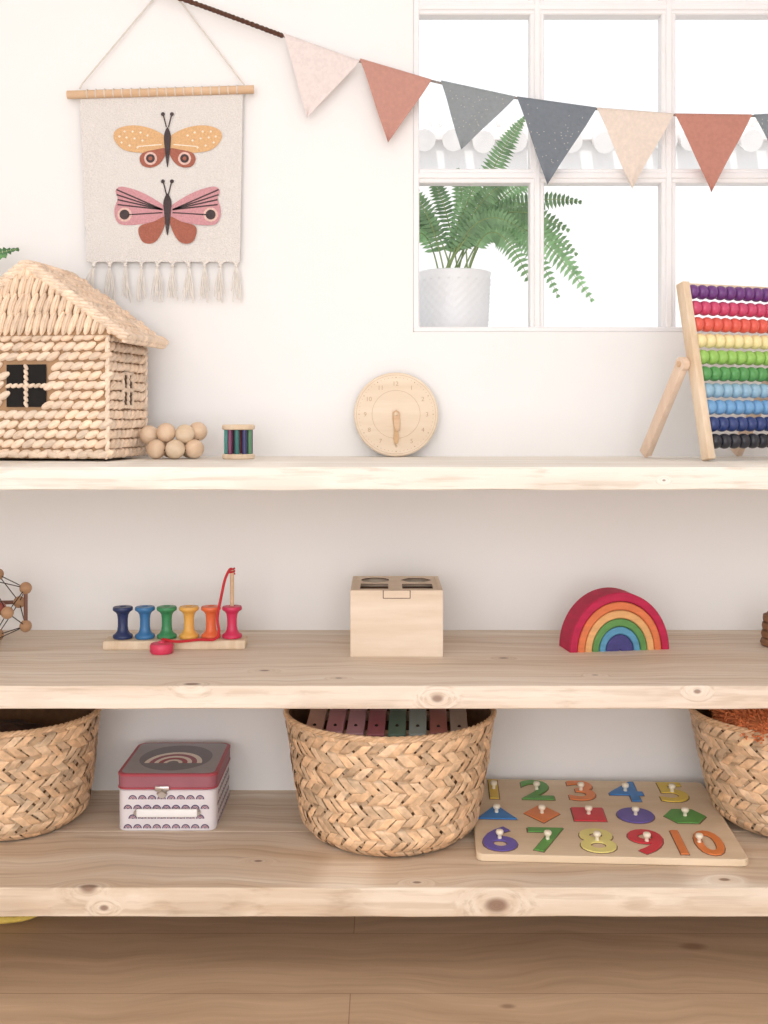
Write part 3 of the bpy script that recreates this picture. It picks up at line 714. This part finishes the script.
for k,c in enumerate(abc):
    mm=pmat('bead_paint',c,.35,.05,30); z=.289-k*.0287+.003; y=z*tt/ht
    vs,fs=lathe([(.003,-.0096),(.0082,-.0092),(.0112,-.0066),(.0128,-.002),(.0128,.002),(.0112,.0066),(.0082,.0092),(.003,.0096)],20)
    me=None
    for j in range(9):
        x=.0182+j*.0193
        if me is None:
            o0=MB().add((vs,fs),0,R(90,'Y')).obj('abacus_bead',mm,ab,(x,y,z),smooth=50); me=o0
        else:
            o1=me.copy(); o1.location=(x,y,z); sc.collection.objects.link(o1)
MB().add(tube(crom([(-.015,.155,.003),(.02,.13,.0025),(.05,.12,.0025),(.06,.07,.0025),(.02,.03,.0025),(.008,.012,.006)]),.0012,6)).obj('cord',pmat('white_cord','#e8e2dc',.8),ab)

# ---------------- wall hanging
YH=2.066
wh=thing('wall_hanging','woven cream wall hanging with two butterflies and fringe','wall hanging',tuple(W(161,93,YH)))
cx0,cy0=161,93
def Lc(px,py,off=0): return Vector(((px-cx0)/F*YH,off,-(py-cy0)/F*YH))
MB().add(tube([Lc(68,95.5,-.004),Lc(160,93,-.004),Lc(254,90,-.004)],.0078,16)).obj('dowel_rod',M_beech,wh,smooth=50)
m=MB()
ap=Lc(166,-18,.006)
m.add(tube([Lc(81,90,-.009),Lc(83,84,-.004),ap],.0016,6)); m.add(tube([Lc(246,88,-.009),Lc(242,82,-.004),ap],.0016,6))
for k in range(18):
    px=88+k*8.8; 
    if px>240: continue
    py=94.5-(px-85)*.027
    m.add(tube([Lc(px,py,-.004)+Vector((0,.0084*math.cos(a*.7),.0084*math.sin(a*.7))) for a in range(9)],.0011,5,True))
m.obj('hanging_cord',pmat('cream_cord','#d9d2ca',.9,.05,80),wh)
M_cl=pmat('woven_cream_cloth','#e0dbd7',.95,.08,420,.6); 
bcols=[('ochre','#d8ae80'),('cream_dot','#f0e5d4'),('rust','#a46453'),('charcoal','#4a4041'),('pink','#cb949a'),('dusty','#dfbcb2')]
mats=[M_cl]+[pmat('thread_'+n,c,.95,.13,300,.4) for n,c in bcols]
m=MB(); nx,ny=24,26; vs=[];fs=[]
def cl(u,v):
    l=80+7*v; r=243-3*v; t=97-3*u; bt_=262
    px=l+(r-l)*u; py=t+(bt_-t)*v
    p=Lc(px,py,0); p.y=-.002+.0012*math.sin(u*7+v*3)*v; return p
for s_ in (0,.0016):
    for j in range(ny+1):
        for i in range(nx+1):
            p=cl(i/nx,j/ny); p.y+=s_; vs.append(p)
Q=(nx+1)*(ny+1)
for j in range(ny):
    for i in range(nx):
        a=j*(nx+1)+i; fs.append((a,a+1,a+nx+2,a+nx+1)); a+=Q; fs.append((a,a+nx+1,a+nx+2,a+1))
m.add((vs,fs))
def shape(P,mi,lay):
    n=len(P); P=[Lc(x,y,-.0036-.0004*lay) for x,y in P]; m.add((P,[list(range(n))]),mi)
def sm(P,k=6): return [(p.x,p.y) for p in crom([(x,y,0) for x,y in P],True,k)]
def circp(x,y,r,n=18,s=1): return [(x+r*math.cos(2*math.pi*k/n),y+s*r*math.sin(2*math.pi*k/n)) for k in range(n)]
def bar(x0,y0,x1,y1,w=.5):
    d=Vector((x1-x0,y1-y0)).normalized(); q=Vector((-d.y,d.x))*w; return [(x0+q.x,y0+q.y),(x1+q.x,y1+q.y),(x1-q.x,y1-q.y),(x0-q.x,y0-q.y)]
C=168
for s_ in (-1,1):
    A=lambda P,cy:[(C+s_*x,cy+y) for x,y in P]
    cy=144
    shape(A(sm([(2,-6),(14,-14),(30,-18),(44,-17),(53,-12),(53,-3),(44,6),(30,9),(14,9),(2,6)]),cy),1,0)
    for (x,y) in [(20,-8),(27,-11),(35,-12),(43,-12),(48,-7),(41,-6),(33,-5),(25,-3),(46,-1),(38,2),(30,4)]: shape(A(circp(x,y,1.1,8),cy),2,1)
    shape(A(bar(6,1,30,3,.5),cy),2,1)
    shape(A(sm([(2,5),(12,6),(24,9),(28,15),(25,22),(17,24),(9,21),(3,13)]),cy),3,1)
    shape(A(circp(17,15,6.5),cy),6,2); shape(A(circp(17,15,4.4),cy),4,3); shape(A(circp(17,15,2),cy),3,4)
    cy=211
    shape(A(sm([(2,-3),(14,-12),(30,-20),(46,-24),(52,-20),(50,-12),(53,-2),(52,8),(46,14),(30,14),(14,11),(2,6)]),cy),5,0)
    for (x,y) in [(51,-21),(51,-16),(50,-11),(50,-6)]: shape(A(bar(5,-1,x,y,.7),cy),4,1)
    shape(A(bar(5,2,38,4,.6),cy),4,1)
    shape(A(circp(43,4,7.2),cy),6,1); shape(A(circp(43,4,5),cy),4,2)
    shape(A(sm([(2,6),(14,11),(27,15),(29,22),(25,31),(17,33),(10,29),(4,18)]),cy),3,2)
    for cy in (144,211):
        shape(A(bar(1,-16,4,-28,.6),cy),4,5); shape(A(circp(4.5,-29,2,12),cy),4,6)
shape(sm([(C,128),(C+3.4,136),(C+3,146),(C+1.5,160),(C,168),(C-1.5,160),(C-3,146),(C-3.4,136)]),4,5)
shape(sm([(C,194),(C+4,202),(C+3.4,212),(C+2,226),(C,236),(C-2,226),(C-3.4,212),(C-4,202)]),4,5)
m.obj('woven_cloth',mats,wh,smooth=60)
m=MB(); rnd=random.Random(3)
for k in range(10):
    px=94+k*15.8
    m.add(sph(.0038,8,6,c=tuple(Lc(px,266,-.002))))
    for j in range(9):
        e=px+rnd.uniform(-6,6)-(6 if k==0 else 0); ll=rnd.uniform(290,304)
        P=crom([Lc(px+rnd.uniform(-7,7),260,-.001),Lc(px,266,-.002),Lc((px+e)/2+rnd.uniform(-2,2),(265+ll)/2,-.003+rnd.uniform(-.002,.002)),Lc(e,ll,-.002)],k=4)
        m.add(tube(P,.0011,5))
m.obj('fringe',pmat('fringe_thread','#e0dad3',.95,.06,100),wh)

# ---------------- bunting
YB=2.05
bu=thing('bunting','fabric bunting with cream, rust and grey flags','bunting',tuple(W(470,90,YB)))
def Lb(px,py,off=0): return Vector(((px-470)/F*YB,off,-(py-90)/F*YB))
M_br=pmat('brown_braid','#5a3a2c',.9,.2,200,.5)
st=[Lb(100,-32,.024),Lb(185,0),Lb(235,18),Lb(283,36)]
st2=[Lb(283,36),Lb(358,61),Lb(436,82),Lb(516,98),Lb(596,109),Lb(674,115),Lb(752,116),Lb(830,112),Lb(920,98),Lb(960,88,.024)]
m=MB(); P=crom(st,k=40)
for ph_ in (0,math.pi):
    m.add(tube([p+Vector((0,math.cos(k*.9+ph_)*.0022,math.sin(k*.9+ph_)*.0022)) for k,p in enumerate(P)],.003,6))
m.obj('braided_cord',M_br,bu,label='dark brown braided cord')
MB().add(tube(crom(st2,k=10),.0022,6)).obj('string',pmat('grey_string','#8d8480',.9,.1,100),bu)
flags=[((284,35),(359,62),(307,118),'#f4e9e6','pale off-white'),((360,60),(431,81),(388,143),'#d3a093','terracotta'),((441,82),(515,98),(461,150),'#9ea5a9','sage grey'),((517,98),(596,109),(547,185),'#868e97','slate grey'),((597,109),(673,115),(632,189),'#f0e3d8','beige'),((675,115),(751,116),(711,192),'#cd9384','rust'),((754,116),(830,112),(794,190),'#949ba1','slate grey')]
for a,b_,c,colr,nm in flags:
    m=MB(); n=12; vs=[];fs=[]
    A=Lb(*a);B=Lb(*b_);Cc=Lb(*c)
    for sgn in (0,.0012):
        for j in range(n+1):
            t=j/n
            for i in range(n+1):
                s2=i/n; p=(A.lerp(B,s2)).lerp(Cc,t); p=Vector(p); p.y+=-.003+sgn+.0035*math.sin(s2*5+t*3+a[0])*t*(1-.3*t); p.x+=.0015*math.sin(t*6)*(1-t); vs.append(p)
    Q=(n+1)**2
    for o in (0,Q):
        for j in range(n):
            for i in range(n): q=o+j*(n+1)+i; fs.append((q,q+1,q+n+2,q+n+1))
    for j in range(n):
        for i in (0,n): q=j*(n+1)+i; fs.append((q,q+n+1,q+n+1+Q,q+Q))
    m.add((vs,fs)); 
    mm=pmat('flag_fabric_'+nm.replace(' ','_'),colr,.95,.05,160,.25,trans=.25)
    if nm in('sage grey','slate grey'):
        for k in range(34):
            u=rnd.random(); v=rnd.uniform(.05,.75); p=(A.lerp(B,u)).lerp(Cc,v); p.y=-.0085
            m.add(([p+Vector((.0012*math.cos(q*1.57),0,.0012*math.sin(q*1.57))) for q in range(4)],[(0,1,2,3)]),1)
    m.add(tube([A+Vector((0,-.001,0)),B+Vector((0,-.001,0))],.0028,6))
    m.obj('flag',[mm,pmat('fabric_speck','#cbc7c1',.9)],bu,label=nm+' triangular fabric flag',smooth=70)
for q in (Lb(100,-32,.018),Lb(960,88,.018)): MB().add(tube([(0,0,0),(0,.013,0)],.003,8)).obj('nail',M_gold,bu,q)

# ---------------- plants
M_fern=pmat('fern_green','#8db184',.6,.22,30,attr=True,trans=.2); M_stem=pmat('fern_stem','#8a9c66',.7)
def frond(m,b0,b1,arch,wd,rnd,gap=.0088,mx_=.35):
    b0=Vector(b0);b1=Vector(b1); mid=(b0+b1)/2+Vector((0,0,arch)); mid.x=b0.x+(b1.x-b0.x)*mx_
    f=lambda t: b0*(1-t)**2+mid*2*t*(1-t)+b1*t*t
    ln0=sum((f((k+1)/20)-f(k/20)).length for k in range(20)); nl=max(9,int(ln0/gap))
    pts=[f(k/nl) for k in range(nl+1)]
    m.add(tube(pts,[.0019*(1-.7*k/nl) for k in range(nl+1)],5),1)
    seg=ln0/nl; q0=rnd.uniform(.55,1.2); k0=max(2,int(nl*.24))
    for k in range(k0,nl+1):
        t=k/nl; tg=(pts[k]-pts[k-1]).normalized(); sdv=tg.cross(Vector((rnd.uniform(-.12,.12),1,rnd.uniform(-.12,.12)))).normalized()
        tt_=(k-k0)/(nl-k0); ln=wd*(.35+.65*math.sin(math.pi*min(1,.15+tt_*.45)))*(1-tt_**3*.85)
        q=q0*rnd.uniform(.88,1.12)
        for s_ in (-1,1):
            e=pts[k]+sdv*s_*ln+tg*ln*.25+Vector((0,rnd.uniform(-.006,.006),-ln*.10)); w=tg*seg*.44
            c_=pts[k]+sdv*s_*ln*.5+tg*ln*.09
            m.add(([pts[k]-w*.8,c_-w,e,c_+w,pts[k]+w*.8],[(0,1,2,3,4)]),0,c=(q,q*1.02,q))
pp=(.146,2.30); Zs=WZ0-.003
pf=thing('potted_fern','bushy green fern in white ribbed pot behind window','potted plant',(pp[0],pp[1],Zs))
n=96; vs=[];fs=[]
pr=[(.064,0),(.069,.003)]
for k in range(14): pr+=[(.070+.0005*k,.006+k*.0092),(.0685+.0005*k,.0106+k*.0092)]
pr+=[(.0775,.138),(.078,.142),(.074,.144),(.072,.130),(.01,.125)]
for l,(r,z) in enumerate(pr):
    for i in range(n):
        q=2*math.pi*i/n; r2=r+(.0014*math.sin(q*24+(l//2)*math.pi) if 1<l<29 else 0); vs.append((r2*math.cos(q),r2*math.sin(q),z))
for l in range(len(pr)-1):
    for i in range(n): fs.append((l*n+i,l*n+(i+1)%n,(l+1)*n+(i+1)%n,(l+1)*n+i))
fs.append(list(range(n))[::-1]); fs.append([(len(pr)-1)*n+i for i in range(n)])
MB().add((vs,fs)).obj('pot',pmat('white_ceramic','#f0eeef',.4,.02,10),pf,smooth=60)
m=MB(); rnd=random.Random(9); o=Vector((pp[0],pp[1],Zs))
for (px,py,Y,ar,wd) in [(402,222,2.30,.09,.028),(404,188,2.28,.05,.028),(430,174,2.34,.03,.028),(458,170,2.28,.02,.028),(484,172,2.26,.02,.030),(524,118,2.36,.03,.034),(512,180,2.25,.05,.030),(548,176,2.36,.07,.032),(580,202,2.32,.10,.032),(592,300,2.30,.26,.038),(576,254,2.38,.19,.036),(534,292,2.24,.20,.032),(558,296,2.42,.25,.036),(524,232,2.25,.12,.032),(396,266,2.32,.15,.028),(568,230,2.27,.14,.034),(582,278,2.36,.23,.036)]:
    b1=W(px,py,Y)-o; b0=Vector((rnd.uniform(-.03,.03),rnd.uniform(-.02,.02),.128)); frond(m,b0,b1,ar+.02,wd,rnd)
m.obj('fern_leaves',[M_fern,M_stem],pf,smooth=0)
lp=thing('potted_plant','green leafy plant in a small pot beside basket house','potted plant',(-.93,1.95,ZT))
MB().add(lathe([(.035,0),(.045,.003),(.055,.09),(.05,.092),(.048,.08),(.01,.078)],32)).obj('pot',pmat('clay_pot','#d8cfc8',.6),lp)
m=MB(); rnd=random.Random(4); o=Vector((-.93,1.95,ZT))
for k,(tx,ty,tz) in enumerate([(-.664,1.99,H+.300),(-.680,1.97,H+.285),(-.78,1.9,H+.31),(-1.05,1.95,H+.27),(-1.0,1.85,H+.2),(-.9,2.0,H+.36),(-1.1,2.0,H+.15)]): frond(m,(0,0,.08),Vector((tx,ty,tz))-o,.12,.024,rnd)
m.obj('leaves',[pmat('leaf_green','#5d8f58',.6,.2,30,attr=True),M_stem],lp,smooth=0)

# yellow cushion on floor
m=MB(); vs,fs=sph(1,40,16)
v2=[]
for p in vs:
    f=lambda a:math.copysign(abs(a)**.45,a)
    v2.append((f(p[0])*.14,f(p[1])*.105,.014+p[2]*.014+.002*math.sin(p[0]*9+p[1]*7)*(p[2]>0)))
m.add((v2,fs)); m.obj('cushion',pmat('yellow_fabric','#ecd06a',.95,.1,120,.3),None,(-.716,1.940,0),label='flat mustard yellow cushion on the floor under shelf',cat='cushion',smooth=60)

# ---------------- light
w=bpy.data.worlds.new('w'); sc.world=w; w.use_nodes=True; bg=w.node_tree.nodes['Background']; bg.inputs[0].default_value=(.98,.985,1,1); bg.inputs[1].default_value=1.15
def area(name,loc,rot,sx,sy,P,col):
    l=bpy.data.lights.new(name,'AREA'); l.shape='RECTANGLE'; l.size=sx; l.size_y=sy; l.energy=P; l.color=col
    o=bpy.data.objects.new(name,l); o.location=loc; o.rotation_euler=[math.radians(a) for a in rot]; sc.collection.objects.link(o)
area('room_light',(-.3,-1.3,1.0),(86,0,-4),2.4,1.8,41,(1,.992,.988))
area('shelf_fill_light',(-.1,.35,2.44),(28,0,0),1.6,.8,6.5,(1,.995,.99))  # added fill with no source seen; brightens the shelf tops
s=bpy.data.lights.new('sun','SUN'); s.energy=1.35; s.angle=.05; s.color=(1,.98,.95); so=bpy.data.objects.new('sun',s); so.rotation_euler=(math.radians(38),0,math.radians(-12)); sc.collection.objects.link(so)

cam=bpy.data.cameras.new('camera'); cam.sensor_width=36; cam.lens=36*F/1024; cam.shift_y=-97/1024; cam.clip_start=.02
co=bpy.data.objects.new('camera',cam); co.location=(0,0,H); co.rotation_euler=(math.radians(90),0,0); sc.collection.objects.link(co); sc.camera=co
